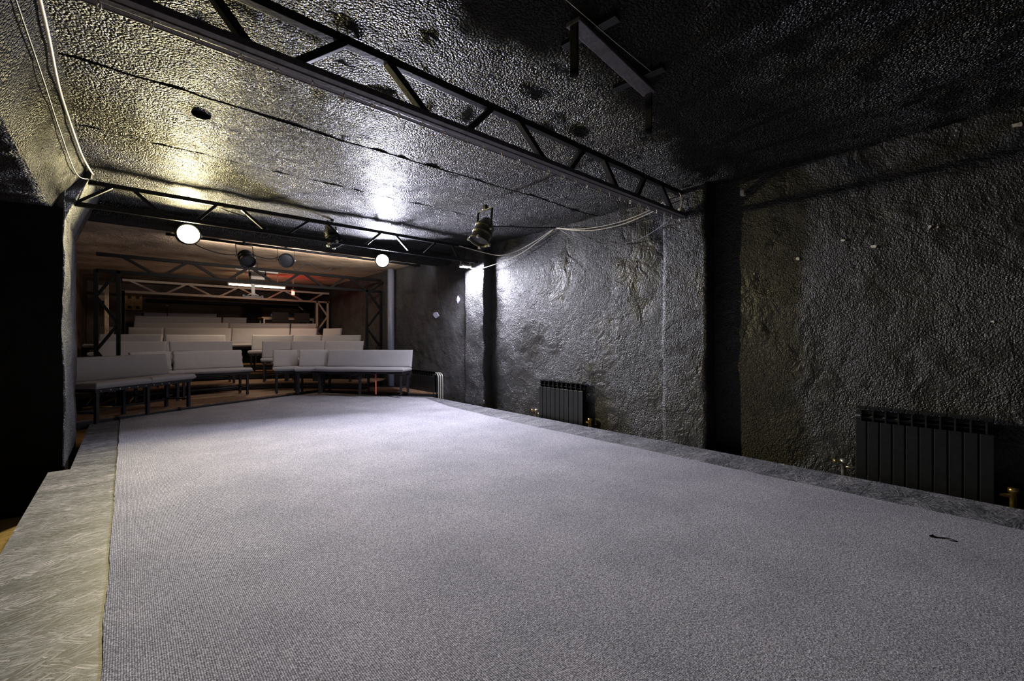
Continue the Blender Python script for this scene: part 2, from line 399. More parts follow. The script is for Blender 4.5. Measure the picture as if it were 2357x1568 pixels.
# finely wavy outer edge
edge = []
for i in range(len(cpoly)):
    a, b_ = Vector(cpoly[i]), Vector(cpoly[(i+1) % len(cpoly)]); k = max(1, int((b_-a).length/0.05))
    for j in range(k):
        p = a+(b_-a)*(j/k); q = Vector((p.x, p.y, 0))
        p2 = p+Vector((noise.noise(q*3.0)*0.008+noise.noise(q*23.0)*0.003, 0))
        edge.append((p2.x, p2.y))
cp.prism(edge, 0.0, 0.008)
tag(cp.build('carpet', M['carpet']), 'large grey ribbed carpet covering the stage', 'carpet')
st2 = MB()
st2.tube(curve_pts([(3.135, .235, .0105), (3.105, .247, .0105), (3.10, .238, .0105), (3.115, .215, .0105), (3.125, .19, .0105), (3.115, .165, .0105), (3.135, .155, .0105), (3.14, .18, .0105), (3.13, .205, .0105)], 6), [.0035-.00004*k for k in range(49)], 6)
tag(st2.build('thread', M['black']), 'curled black thread lying on the carpet near the right radiator', 'thread')

# ------------------------------------------------------------------ trusses
def plane_truss(name, label, y, x0, x1, zb, zt, braces, cw, m_ch=None, bm_=None, cat='truss', holes=False, th=0.045):
    """a flat welded truss spanning the room, chord to chord, with separate braces"""
    cx = (x0+x1)/2
    t = thing(name, label, cat, (cx, y, zb))
    tc = MB(); tc.bar((x0-cx, 0, zt-zb), (x1-cx, 0, zt-zb), cw, 0.04); tc.build('top_chord', M['truss'] if m_ch is None else m_ch, t)
    bc = MB(); bc.bar((x0-cx, 0, 0.02), (x1-cx, 0, 0.02), cw, 0.04); bo = bc.build('bottom_chord', M['truss'] if m_ch is None else m_ch, t)
    for xb, xt in braces:
        b = MB(); b.bar((xb-cx, 0, 0.03), (xt-cx, 0, zt-zb-0.01), th*0.75, th, up=(0, 1, 0)); b.build('brace', M['truss'] if bm_ is None else bm_, t)
    return t
near_br = [(-.52, -.68), (-.36, -.11), (.39, .22), (.55, .78), (1.24, 1.0), (1.49, 1.68), (2.16, 1.91), (2.40, 2.57), (3.0, 2.82), (3.28, 3.41), (3.90, 3.68)]
nt_ = plane_truss('ceiling_truss', 'black steel truss crossing the ceiling nearest the camera, hung with small rings', 2.09, -.62, 4.06, 2.215, 2.455, near_br[1:], 0.045)
ch = MB()
x0, x1 = -.62-1.72, 4.03-1.72
ch.box(((x0+x1)/2, -0.035, -0.008), (x1-x0, 0.115, 0.014), bev=0.003)
ch.box(((x0+x1)/2, -0.090, -0.003), (x1-x0, 0.006, 0.03), bev=0.002)
ch.box(((x0+x1)/2, 0.020, -0.003), (x1-x0, 0.006, 0.03), bev=0.002)
ch.box(((x0+x1)/2, -0.035, -0.017), (x1-x0, 0.03, 0.006), bev=0.002)
rail = ch.build('curtain_rail', M['channel'], nt_)
ring0 = None
for i in range(30):
    x = -.07+i*0.1395
    if ring0 is None:
        g = MB(); g.torus(Matrix.Rotation(R(90), 4, 'Y'), 0.012, 0.0026, 16, 6); g.tube([(0, 0, .011), (0, 0, .020)], 0.003, 6)
        ring0 = tag(g.build('curtain_ring', M['whitewire']), 'small pale curtain ring hanging under the rail of the near ceiling truss', 'curtain ring', 'curtain rings under the near truss')
        r_ = ring0
    else:
        r_ = ring0.copy(); C.objects.link(r_)
    r_.location = (x, 2.055+0.004*math.sin(i*2.1), 2.17); r_.rotation_euler = (0, random.uniform(-.25, .25), random.uniform(0, PI))

far_br = [(-.33, -.10), (.27, .06), (.54, .70), (1.16, .93), (1.38, 1.61), (2.04, 1.82), (2.29, 2.50), (2.93, 2.72), (3.14, 3.34), (3.74, 3.62)]
ft_ = plane_truss('ceiling_truss', 'black steel truss before the two lit spotlights, between left and far right pillars', 5.42, -.385, 4.08, 2.20, 2.43, far_br, 0.04, th=0.035)

# portals over the seats: uprights of lattice and a lattice beam
def lattice_column(name, t, xa, xb, z0, z1, m, n=5, w_=0.045, flip=False):
    o = bpy.data.objects.new(name, None); C.objects.link(o); o.parent = t; o.location = (0, 0, 0)
    for x in (xa, xb):
        a = MB(); a.bar((x, 0, z0), (x, 0, z1), w_, w_); a.build('upright', m, o)
    for i in range(n):
        za, zb = z0+(z1-z0)*i/n, z0+(z1-z0)*(i+1)/n
        p, q = (xa, xb) if (i % 2 == 0) ^ flip else (xb, xa)
        a = MB(); a.bar((p, 0, za), (q, 0, zb), w_*0.8, w_*0.8); a.build('lattice_bar', m, o)
    a = MB(); a.bar((xa, 0, z1-0.02), (xb, 0, z1-0.02), w_*0.9, w_*0.9); a.build('cap_bar', m, o)
    return o
def portal(label, y, x0, x1, zb, zt, base, cols, pairs, m, chord=0.05):
    cx = (x0+x1)/2; t = thing('truss_portal', label, 'truss', (cx, y, base))
    a = MB(); a.bar((x0-cx, 0, zt-base), (x1-cx, 0, zt-base), chord, chord); a.build('top_chord', m, t)
    a = MB(); a.bar((x0-cx, 0, zb-base), (x1-cx, 0, zb-base), chord, chord); a.build('bottom_chord', m, t)
    for xb, xt in pairs:
        a = MB(); a.bar((xb-cx, 0, zb-base), (xt-cx, 0, zt-base), chord*0.8, chord*0.8); a.build('brace', m, t)
    for xa, xb, n, fl in cols:
        lattice_column('column', t, xa-cx, xb-cx, 0, zb-base+0.02, m, n, chord, fl)
    return t
pairs = []
x = -.05
while x < 3.6:
    pairs += [(x+.40, x), (x+.50, x+.82)]; x += .88
portal('black lattice portal nearer the stage, spanning over the benches', 9.05, -.34, 4.18, 2.06, 2.31, FL, [(-.34, -.09, 6, True), (3.86, 4.18, 6, False)], pairs, M['portal'], 0.052)
pairs = []
x = .05
while x < 3.9:
    pairs += [(x+.46, x), (x+.60, x+.98), ]; x += 1.0
portal('pale grey lattice portal lit by the tube above the rear benches', 12.3, -.06, 4.18, 2.03, 2.27, FL, [(-.045, -.045, 1, False), (3.86, 4.14, 6, False)], pairs, M['lightsteel'], 0.05)

# ------------------------------------------------------------------ seating: decks
def deck_thing(label, poly, z, front, legs, depth_lip=0.09):
    cx = sum(p[0] for p in poly)/len(poly); cy = sum(p[1] for p in poly)/len(poly)
    t = thing('seating_riser', label, 'riser', (cx, cy, FL), 0, 'stepped timber risers under the benches')
    lp = [(x-cx, y-cy) for x, y in poly]
    d = MB(); d.prism(lp, z-FL-0.022, z-FL); d.build('deck', M['deck'], t)
    fr = MB()
    for a, b_ in zip(front[:-1], front[1:]):
        pa = Vector((a[0]-cx, a[1]-cy, 0)); pb = Vector((b_[0]-cx, b_[1]-cy, 0)); u = (pb-pa).normalized(); nrm = Vector((-u.y, u.x, 0))
        o2 = nrm*0.022+Vector((0, 0, z-FL-0.022-depth_lip/2))
        fr.bar(pa+o2, pb+o2, 0.04, depth_lip)
    fr.build('front_rail', M['black'], t)
    for x, y in legs:
        lg = MB(); lg.bar((x-cx, y-cy, 0), (x-cx, y-cy, z-FL-0.022), 0.05, 0.05); lg.build('leg', M['legs'], t)
    for (xa, ya), (xb, yb) in zip(legs[:-1], legs[1:]):
        br = MB(); br.bar((xa-cx, ya-cy, 0.03), (xb-cx, yb-cy, z-FL-0.06), 0.02, 0.03); br.build('diagonal_brace', M['lightsteel'], t)
    return t

# ------------------------------------------------------------------ seating: padded benches
cth, sth = math.cos(math.atan(.888)), math.sin(math.atan(.888))
def at(px, depth):
    """ground point on the sight line of image column px at the given depth along the lens axis"""
    t = (px-1178.5)/1000.0
    return Vector((depth*(t*cth+sth), depth*(cth-t*sth), 0))

def pad(mb, Lx, Dy, T, mt, seed, wave=0.0, rr=0.035):
    """soft upholstered slab: rounded rim, slight wrinkles; Lx by Dy, thickness T, lying in xy"""
    def axis(Ln, n):
        e = [0, .006, .014, .024, rr]; mid = [rr+(Ln-2*rr)*i/n for i in range(1, n)]
        return e+mid+[Ln-q for q in reversed(e)]
    xs, ys = axis(Lx, max(6, int(Lx/0.09))), axis(Dy, 5)
    vs = []; fs = []; nx, ny = len(xs), len(ys)
    for side in (1, -1):
        for x in xs:
            for y in ys:
                dd = min(x, Lx-x, y, Dy-y, rr); hh = math.sqrt(max(0, 1-(1-dd/rr)**2))
                p = Vector((x*3.0+seed*3.7, y*5.0, seed*1.3))
                z = side*T/2*hh*(1+0.16*noise.noise(p)+0.08*noise.noise(p*3.1))+0.006*noise.noise(p*0.9)
                X = x-Lx/2
                if wave: X *= 1-(wave/Lx)*(1+math.sin(y*2*PI/0.085+seed))*(abs(X)/(Lx/2))**4
                Y = y-Dy/2+0.006*noise.noise(Vector((x*2.3, seed, side)))
                vs.append(mt @ Vector((X, Y, z)))
    for s_ in (0, 1):
        o = s_*nx*ny
        for i in range(nx-1):
            for j in range(ny-1):
                q = [o+i*ny+j, o+(i+1)*ny+j, o+(i+1)*ny+j+1, o+i*ny+j+1]; fs.append(q if s_ == 0 else q[::-1])
    mb.add(vs, fs, True); return mb

def bench(label, A, B, z, top, seed, seats=1, backs=1, wave=0.0, orange=False, studs=False, flop=False):
    A, B = Vector((A.x, A.y, 0)), Vector((B.x, B.y, 0)); u = B-A; Ln = u.length-0.008; mid = (A+B)/2
    t = thing('padded_bench', label, 'bench', (mid.x, mid.y, z), math.atan2(u.y, u.x), 'grey padded benches on the stepped risers')
    hb = top-z; SZ = 0.385                                     # frame top
    fr = MB()
    for y in (-.46, -.10): fr.bar((-Ln/2+.02, y, SZ-.015), (Ln/2-.02, y, SZ-.015), .03, .03)
    for x in (-Ln/2+.035, Ln/2-.035): fr.bar((x, -.46, SZ-.015), (x, -.10, SZ-.015), .03, .03)
    fr.box((0, -.28, SZ+.004), (Ln-.03, .40, .012))
    fr.build('seat_frame', M['legs'], t)
    bf = MB()
    xs = [-Ln/2+.06, Ln/2-.06]+([0.0] if Ln > 1.2 else [])
    for x in xs: bf.bar((x, -.06, SZ-.02), (x, .035, hb-.06), .03, .02)
    bf.box((0, -.004, SZ+.02+(hb-SZ)/2-.02), (Ln-.06, .012, hb-SZ-.06), Matrix.Rotation(R(-13), 3, 'X'))
    bf.build('back_frame', M['legs'], t)
    for x in xs:
        for y in (-.445, -.10):
            lg = MB(); lg.bar((x, y, 0.0), (x, y, SZ-.02), .036, .036); lg.build('leg', M['legs'], t)
    if Ln > .45:
        sr = MB()
        sr.bar((-Ln/2+.06, -.10, .10), (Ln/2-.06, -.10, .10), .022, .022)
        for x in (-Ln/2+.06, Ln/2-.06): sr.bar((x, -.445, .12), (x, -.10, .12), .022, .022)
        sr.build('stretcher', M['legs'], t)
    for i in range(seats):
        w_ = Ln/seats; x = -Ln/2+w_*(i+.5)
        s_ = MB(); pad(s_, w_+.004, .455, .075, Matrix.Translation((x, -.285, SZ+.042)) @ Matrix.Rotation(R(-2), 4, 'X'), seed+i*.37)
        s_.build('seat_cushion', M['cushion'], t)
    for i in range(backs):
        w_ = Ln/backs; x = -Ln/2+w_*(i+.5)
        hh = hb-SZ-.045
        s_ = MB(); pad(s_, w_+.004, hh, .065, Matrix.Translation((x, -.045, SZ+.06+hh/2)) @ Matrix.Rotation(R(77), 4, 'X'), seed+5+i*.61, wave)
        s_.build('back_cushion', M['cushion'], t)
    if orange:
        s_ = MB(); s_.bar((Ln/2-.52, -.43, 0), (Ln/2-.52, -.43, SZ-.03), .02, .02); s_.build('strut', M['orange'], t)['label'] = 'orange painted strut'
    if studs:
        s_ = MB()
        for i in range(9): s_.lathe([(0, .004), (.006, .003), (.008, 0)], Matrix.Translation((-Ln/2+.08+i*.11, -.478, SZ-.012)) @ Matrix.Rotation(R(90), 4, 'X'), 8)
        s_.build('upholstery_tacks', M['silver'], t)
    return t

TZ = [.06, .18, .31, .45, .60, .76, .90]
rows = {
 0: [(294, 392, 6.62, 7.08, 'front row bench partly hidden behind the side bench, aisle end showing', 1, 1, .012),
     (394, 557, 7.12, 7.92, 'front row bench just left of the aisle, its back gathered in soft folds', 1, 1, .014),
     (626, 687, 8.02, 8.24, 'short front row bench just right of the aisle, with gathered back ends', 1, 1, .018),
     (689, 756, 8.06, 8.2, 'short front row bench between the gathered aisle bench and the long bluish bench', 1, 1, .0),
     (758, 951, 8.12, 7.95, 'long front row bench at the right end, bluish, beside the side radiator', 1, 1, .0)],
 1: [(226, 384, 7.5, 7.98, 'second row bench at the left, behind the lattice column', 1, 1, 0),
     (388, 535, 8.0, 8.7, 'second row bench just left of the aisle', 1, 1, .008),
     (603, 671, 8.92, 9.16, 'second row bench just right of the aisle, seat end showing', 1, 1, 0),
     (673, 749, 9.12, 9.16, 'second row bench, middle one of the right block', 1, 1, 0),
     (751, 838, 9.12, 9.0, 'second row bench at the far right, before the right lattice column', 1, 1, 0)],
 2: [(229, 376, 8.5, 8.9, 'third row bench at the left, behind the lattice column', 1, 1, 0),
     (379, 519, 8.92, 9.6, 'third row bench just left of the aisle', 1, 1, 0),
     (580, 676, 9.7, 10.0, 'third row bench just right of the aisle, seat end showing', 1, 1, 0),
     (678, 742, 9.98, 9.97, 'third row bench, middle one of the right block', 1, 1, 0),
     (744, 832, 9.93, 9.8, 'third row bench at the far right', 1, 1, 0)],
 3: [(229, 264, 9.3, 9.36, 'fourth row bench at the extreme left, short piece seen through the lattice column', 1, 1, 0),
     (295, 376, 9.6, 9.9, 'fourth row bench, second from the left lattice column', 1, 1, 0),
     (378, 533, 9.92, 10.45, 'fourth row bench left of centre', 1, 1, 0),
     (535, 668, 10.47, 10.78, 'fourth row bench across the head of the aisle', 1, 1, 0),
     (670, 731, 10.79, 10.84, 'fourth row bench before the wooden table legs', 1, 1, 0),
     (745, 788, 10.75, 10.66, 'fourth row short bench alone at the right by the curtain', 1, 1, 0)],
 4: [(308, 526, 10.35, 11.15, 'fifth row long bench at the left', 1, 1, 0),
     (529, 668, 11.2, 11.5, 'fifth row bench in the middle, before the dark curtain', 1, 1, 0),
     (670, 730, 11.5, 11.6, 'fifth row bench at the right, under the table', 1, 1, 0)],
 5: [(310, 510, 10.95, 11.75, 'sixth row long bench at the left', 1, 1, 0),
     (513, 568, 11.8, 11.95, 'sixth row short bench at its right end', 1, 1, 0)],
 6: [(331, 499, 11.6, 12.25, 'seventh row bench at the very back', 1, 1, 0)],
}
TOPS = [.815, .972, 1.105, 1.275, 1.425, 1.60, 1.72]
seed = 1
rowpts = {}
for k, lst in rows.items():
    rowpts[k] = []
    for (pa, pb, za, zb, lab, ns, nb, wv) in lst:
        A, B = at(pa, za), at(pb, zb); seed += 1.7
        top = TOPS[k]
        bench('grey padded '+lab if not lab.startswith(('long', 'short')) else 'grey padded '+lab, A, B, TZ[k], top, seed, ns, nb, wv,
              orange='bluish, beside' in lab, studs='seat end' in lab)
        rowpts[k] += [A, B]
# the side bench angled in front of the left block
A, B = Vector((-.60, 7.14, 0)), Vector((.41, 8.06, 0))
bench('dark bluish padded side bench angled beside the left pillar, nearest of all benches', A, B, TZ[0], .80, 3.3, 2, 1, 0, studs=True)

# decks that carry the rows
front1 = [(-.66, 7.12), (.65, 7.80), (2.72, 8.68), (4.20, 6.66)]
poly1 = front1+[(4.20, 7.9), (2.95, 9.5), (1.25, 9.55), (.3, 8.75), (-.66, 8.05)]
deck_thing('brown strand board riser of the front row, its dark lip meeting the stage carpet', poly1, TZ[0], front1,
           [(-.55, 7.35), (.55, 7.95), (1.7, 8.5), (2.7, 8.95), (3.5, 7.95), (4.12, 7.05)])
for k in range(1, 7):
    P = rowpts[k]; Q = [P[0]]
    for p in P[1:]:
        if (p-Q[-1]).length < .25: Q[-1] = (Q[-1]+p)/2
        else: Q.append(p)
    nr = []
    for i, p in enumerate(Q):
        d1 = (Q[min(i+1, len(Q)-1)]-Q[max(i-1, 0)]).normalized(); nr.append(Vector((-d1.y, d1.x, 0)))
    d0 = (Q[1]-Q[0]).normalized(); d1 = (Q[-1]-Q[-2]).normalized()
    ext = [min(.3, max(0, (Q[0].x+.68)/max(.2, d0.x))), min(.35, max(0, (4.15-Q[-1].x)/max(.2, d1.x)))]
    Q[0] = Q[0]-d0*ext[0]; Q[-1] = Q[-1]+d1*ext[1]
    fr = [q-n*.66 for q, n in zip(Q, nr)]; bk = [q+n*.42 for q, n in zip(Q, nr)]
    cl = lambda v: (max(-.66, min(4.19, v.x)), v.y)
    fr = [cl(v) for v in fr]; bk = [cl(v) for v in bk]
    word = ['second', 'third', 'fourth', 'fifth', 'sixth', 'seventh'][k-1]
    legs = [((a[0]*.85+b_[0]*.15), (a[1]*.85+b_[1]*.15)) for a, b_ in zip(fr, bk)]
    deck_thing('brown strand board riser carrying the %s row of benches' % word, fr+bk[::-1], TZ[k], fr, legs)

# ------------------------------------------------------------------ radiators
def radiator(label, x, yc, zb, ht, n, sw=0.0785, dep=0.085, valves=True, pipes=False):
    """sectional radiator facing -x, back to the right wall"""
    W = n*sw
    t = thing('radiator', label, 'radiator', (x, yc, zb), 0, 'black radiators along the right wall')
    for i in range(n):
        y = -W/2+(i+.5)*sw
        s_ = MB()
        s_.box((.006, y, ht*.41), (.012, sw-.006, ht*.80), bev=.005)
        s_.box((dep/2, y, ht*.48), (dep-.02, .012, ht*.94), bev=.003)
        s_.box((dep*.45, y, ht-.006), (dep, sw-.004, .016), bev=.006)
        s_.box((.004, y, ht*.905), (.006, .006, ht*.17))
        for zz in (.862, .915): s_.box((.020, y+.01, ht*zz), (.006, sw*.6, .006))
        s_.build('section', M['rad'], t)
    s_ = MB()
    for z in (ht*.86, ht*.10): s_.tube([(dep*.55, -W/2-.006, z), (dep*.55, W/2+.006, z)], .018, 12)
    s_.box((dep*.72, 0, ht*.5), (.02, W-.01, ht*.9)); s_.build('header_pipe', M['radin'], t)
    if valves:
        for sg, mm in ((1, 'chrome'), (-1, 'brass')):
            v = MB(); y = sg*(W/2+.075)
            v.tube([(dep*.5, sg*W/2, ht*.13), (dep*.5, y, ht*.13)], .014, 10)
            v.tube([(dep*.5, y, -.04), (dep*.5, y, ht*.06), (dep*.5, y, ht*.17), (dep*.5, y, ht*.18), (dep*.5, y, ht*.23)], [.017, .018, .018, .028, .026], 12)
            vo = v.build('valve', M[mm], t)
            if sg > 0:
                k_ = MB(); k_.tube([(dep*.5, y, ht*.2), (dep*.5-.03, y+.04, ht*.2), (dep*.5-.045, y+.055, ht*.2)], [.010, .010, .018], 10); k_.build('valve_knob', M['brass'], vo)
    if pipes:
        for k_ in range(3):
            p = MB(); p.tube(curve_pts([(.02+.03*k_, -W/2-.02, ht-.03), (.02+.03*k_, -W/2-.09-.02*k_, ht-.05), (.02+.03*k_, -W/2-.12-.02*k_, ht-.16), (.02+.03*k_, -W/2-.125-.02*k_, -.02)], 6), .011, 8)
            p.build('pipe', M['silver'], t)
    return t
radiator('wide black radiator in the near bay, brass valves at both ends, stage hiding its foot', 4.12, .38, -.03, .55, 10, .071)
radiator('black radiator in the bay between the two right pillars', 4.12, 3.73, -.05, .55, 10, .0755)
radiator('black radiator in the far bay beside the bluish front row bench', 4.12, 7.17, -.06, .51, 10, .085, pipes=True, valves=False)

# ------------------------------------------------------------------ lamps
def aim_matrix(d):
    d = Vector(d).normalized(); return d.to_track_quat('Z', 'Y').to_matrix().to_4x4()
def par_can(label, loc, aim, hang, mcan, mlens, r=.105, ln=.30, name='stage_spotlight', clips=True, light=None, yoke_m=None, group='stage spotlights on the ceiling'):
    """round can with ring rims, lens, U yoke and clamp; origin at the can's middle, aim = beam direction"""
    t = thing(name, label, 'spotlight', loc, 0, group)
    A = aim_matrix(aim); z1 = ln/2
    h_ = MB()
    prof = [(0, -z1), (r*.42, -z1), (r*.5, -z1+.01), (r*.62, -z1+.04), (r*.93, -z1*.35), (r*.95, -z1*.3), (r*1.0, -z1*.3), (r*1.0, -z1*.2), (r*.95, -z1*.2),
            (r*.95, z1*.25), (r*1.02, z1*.25), (r*1.02, z1*.33), (r*.95, z1*.33), (r*.96, z1*.85), (r*1.06, z1*.86), (r*1.06, z1), (r*.93, z1), (r*.90, z1*.8)]
    h_.lathe(prof, A, 32); h_.build('housing', mcan, t)
    l_ = MB(); l_.lathe([(r*.91, z1*.80), (r*.6, z1*.86), (r*.25, z1*.89), (0, z1*.90)], A, 32); l_.build('lens', mlens, t)
    if clips:
        for k in range(4):
            a = PI/4+k*PI/2; e = Vector((math.cos(a)*r*1.08, math.sin(a)*r*1.08, z1))
            m_ = MB(); m_.box(A @ e, (.03, .022, .03), A.to_3x3(), .003); m_.build('frame_clip', M['silver'], t)
    d = Vector(aim).normalized(); side = d.cross(Vector((0, 0, 1))).normalized()
    y_ = MB(); up = Vector((0, 0, 1)); hg = Vector(hang)-Vector(loc)
    for sg in (1, -1):
        p = side*sg*r*1.12; q = p+Vector((hg.x, hg.y, hg.z)); y_.bar(p, q, .028, .005, up=side)
    y_.bar(hg-side*r*1.12, hg+side*r*1.12, .028, .005)
    y_.build('yoke', yoke_m or mcan, t)
    for sg in (1, -1):
        kn = MB(); kn.tube([side*sg*r*.98, side*sg*(r*1.12+.02)], .014, 10); kn.build('yoke_knob', M['silver'], t)
    cl = MB(); cl.box(hg+Vector((0, 0, .03)), (.035, .05, .05), bev=.006); cl.tube([hg+Vector((0, -.03, .02)), hg+Vector((0, .05, .02))], .008, 8); cl.build('clamp', M['canblack'], t)
    if light:
        pw, colr, size, spread = light
        ld = bpy.data.lights.new('lamp_bulb', 'AREA'); ld.shape = 'DISK'; ld.size = size; ld.energy = pw; ld.color = colr; ld.spread = R(spread)
        lo = bpy.data.objects.new('lamp_bulb', ld); C.objects.link(lo); lo.parent = t
        lo.matrix_local = Matrix.Translation(d*(z1*.93)) @ aim_matrix(-d)
    return t
WARM = (1.0, .86, .46); COOL = (.79, .80, 1.0)
par_can('lit warm yellow spotlight hanging at the left behind the lamp truss', (.535, 6.36, 2.255), (.02, -.95, -.12), (.535, 6.40, 2.38), M['canblack'], M['warmglow'], .115, .28, clips=False, light=(115, WARM, .19, 145))
par_can('lit cool white spotlight glaring at the right behind the lamp truss', (2.97, 6.36, 2.24), (-.44, -.86, -.16), (2.98, 6.40, 2.38), M['canblack'], M['coolglow'], .10, .26, clips=False, light=(212, COOL, .18, 134))
par_can('unlit black spotlight clamped on the lamp truss, above left of the cool lit one', (1.90, 5.50, 2.31), (.25, -.30, -.9), (1.90, 5.50, 2.47), M['canblack'], M['lens'], .085, .26)
par_can('unlit olive black spotlight hanging under the ceiling before the far right pillar', (2.89, 3.72, 2.20), (-.42, .0, -.9), (2.90, 3.70, 2.42), M['can'], M['lens'], .108, .29)
par_can('unlit black spotlight with faceted lens hanging at the left over the benches', (1.32, 7.42, 2.24), (.10, -.75, -.62), (1.31, 7.48, 2.42), M['canblack'], M['lens'], .10, .27, clips=False)
par_can('unlit octagon-framed spotlight over the benches, right of the faceted one', (1.88, 7.46, 2.265), (-.2, -.96, -.2), (1.88, 7.48, 2.44), M['canblack'], M['lens'], .105, .20, clips=False)
# rear lighting pipe that the last two hang from
p = MB(); p.tube([(0.4, 7.48, 2.445), (4.5, 7.48, 2.445)], .02, 10); p.tube([(.6, 7.48, 2.44), (.6, 7.48, 2.52)], .012, 8); p.tube([(4.2, 7.48, 2.44), (4.2, 7.48, 2.52)], .012, 8)
tag(p.build('lighting_pipe', M['canblack']), 'black pipe under the ceiling carrying the two unlit spotlights over the benches', 'pipe')

# small flood lamp by the far right pillar
t = thing('flood_lamp', 'small lit white flood lamp hung under the truss end by the far right pillar', 'lamp', (3.87, 5.43, 2.13))
b_ = MB(); b_.box((0, 0, .012), (.16, .12, .03), bev=.008); b_.build('housing', M['silver'], t)
b_ = MB(); b_.box((0, 0, -.006), (.14, .10, .008), bev=.003); b_.build('lens', M['padglow'], t)
b_ = MB()
for sx in (-.085, .085): b_.bar((sx, 0, .0), (sx, 0, .10), .02, .006)
b_.build('bracket', M['silver'], t)
ld = bpy.data.lights.new('flood_bulb', 'AREA'); ld.shape = 'RECTANGLE'; ld.size = .14; ld.size_y = .10; ld.energy = 150; ld.color = (.84, .84, 1.0)
lo = bpy.data.objects.new('flood_bulb', ld); C.objects.link(lo); lo.parent = t; lo.location = (.004, -.004, -.024); lo.rotation_euler = aim_matrix((-.25, .22, .95)).to_euler()
# fluorescent tube over the rear benches
t = thing('tube_light', 'lit warm fluorescent tube hung crosswise above the rear benches', 'lamp', (2.19, 11.0, 2.20))
b_ = MB(); b_.tube([(-.55, 0, 0), (.55, 0, 0)], .016, 12); b_.build('tube', M['tubeglow'], t)
b_ = MB(); b_.box((0, 0, .04), (1.14, .05, .035), bev=.005); b_.build('batten', M['white'], t)
for sx in (-.4, .4):
    b_ = MB(); b_.tube([(sx, 0, .05), (sx, 0, .30)], .006, 8); b_.build('hanger', M['silver'], t)
for sx in (-.56, .56):
    b_ = MB(); b_.box((sx, 0, .008), (.025, .035, .055), bev=.004); b_.build('end_cap', M['white'], t)
ld = bpy.data.lights.new('tube_bulb', 'AREA'); ld.shape = 'RECTANGLE'; ld.size = 1.05; ld.size_y = .03; ld.energy = 20; ld.color = (1.0, .78, .52)
lo = bpy.data.objects.new('tube_bulb', ld); C.objects.link(lo); lo.parent = t; lo.location = (0, 0, -.02)
# added unseen fill lights without fixtures, behind the ceiling beam and the lighting pipe, shining back over the benches
for nm, x, y, wdt, pw, cl, rx in (('bench_fill_light', 2.2, 7.66, 3.0, 31, (1.0, .86, .74), 100), ('bench_fill_light', 2.9, 6.86, 2.2, 13, (.84, .86, 1.0), 80)):
    ld = bpy.data.lights.new(nm, 'AREA'); ld.shape = 'RECTANGLE'; ld.size = wdt; ld.size_y = .06; ld.energy = pw; ld.color = cl
    lo = bpy.data.objects.new(nm, ld); C.objects.link(lo); lo.location = (x, y, 2.41); lo.rotation_euler = (R(rx), 0, 0)
# red indicator
t = thing('red_beacon', 'small red light glowing at the right end of the tube light', 'lamp', (2.92, 11.0, 2.10))
b_ = MB(); b_.lathe([(0, -.045), (.03, -.045), (.034, -.02), (.034, .03), (.02, .045), (0, .045)], Matrix(), 16); b_.build('lens', M['redglow'], t)
b_ = MB(); b_.lathe([(0, .045), (.04, .045), (.04, .085), (0, .085)], Matrix(), 16); b_.tube([(0, 0, .08), (0, 0, .41)], .008, 8); b_.build('base', M['silver'], t)
ld = bpy.data.lights.new('beacon_bulb', 'POINT'); ld.energy = 4; ld.color = (1, .04, .03); ld.shadow_soft_size = .035
lo = bpy.data.objects.new('beacon_bulb', ld); C.objects.link(lo); lo.parent = t; lo.location = (0, .09, 0)

# white projector mount and small flood panel over the aisle
t = thing('projector_mount', 'white ceiling pole with two crossed arms hanging over the rear aisle', 'mount', (1.89, 9.9, 2.5))
b_ = MB(); b_.bar((0, 0, 0), (0, 0, -.62), .06, .05); b_.build('pole', M['white'], t)
b_ = MB(); b_.bar((-.30, 0, -.10), (.45, 0, -.12), .03, .03); b_.bar((-.12, 0, -.10), (-.05, 0, -.06), .03, .02); b_.build('upper_arm', M['white'], t)
b_ = MB(); b_.bar((-.16, 0, -.63), (.16, 0, -.63), .03, .025); b_.bar((-.10, 0, -.61), (0, 0, -.56), .025, .02); b_.bar((.10, 0, -.61), (0, 0, -.56), .025, .02)
b_.bar((-.16, 0, -.66), (-.16, 0, -.60), .04, .03); b_.bar((.16, 0, -.66), (.16, 0, -.60), .04, .03); b_.build('lower_arm', M['white'], t)
t = thing('floodlight', 'small unlit square flood panel hanging beside the white ceiling pole', 'lamp', (1.91, 9.6, 2.245))
b_ = MB(); b_.box((0, 0, 0), (.27, .05, .17), bev=.01); b_.build('housing', M['canblack'], t)
b_ = MB(); b_.box((0, -.027, .0), (.23, .006, .125), bev=.002); b_.build('glass', M['panel'], t)
b_ = MB()
for sx in (-.14, .14): b_.bar((sx, 0, -.02), (sx, .02, .14), .02, .006)
b_.bar((-.14, .02, .14), (.14, .02, .14), .02, .006); b_.bar((0, .02, .14), (0, .02, .28), .02, .02); b_.build('bracket', M['canblack'], t)

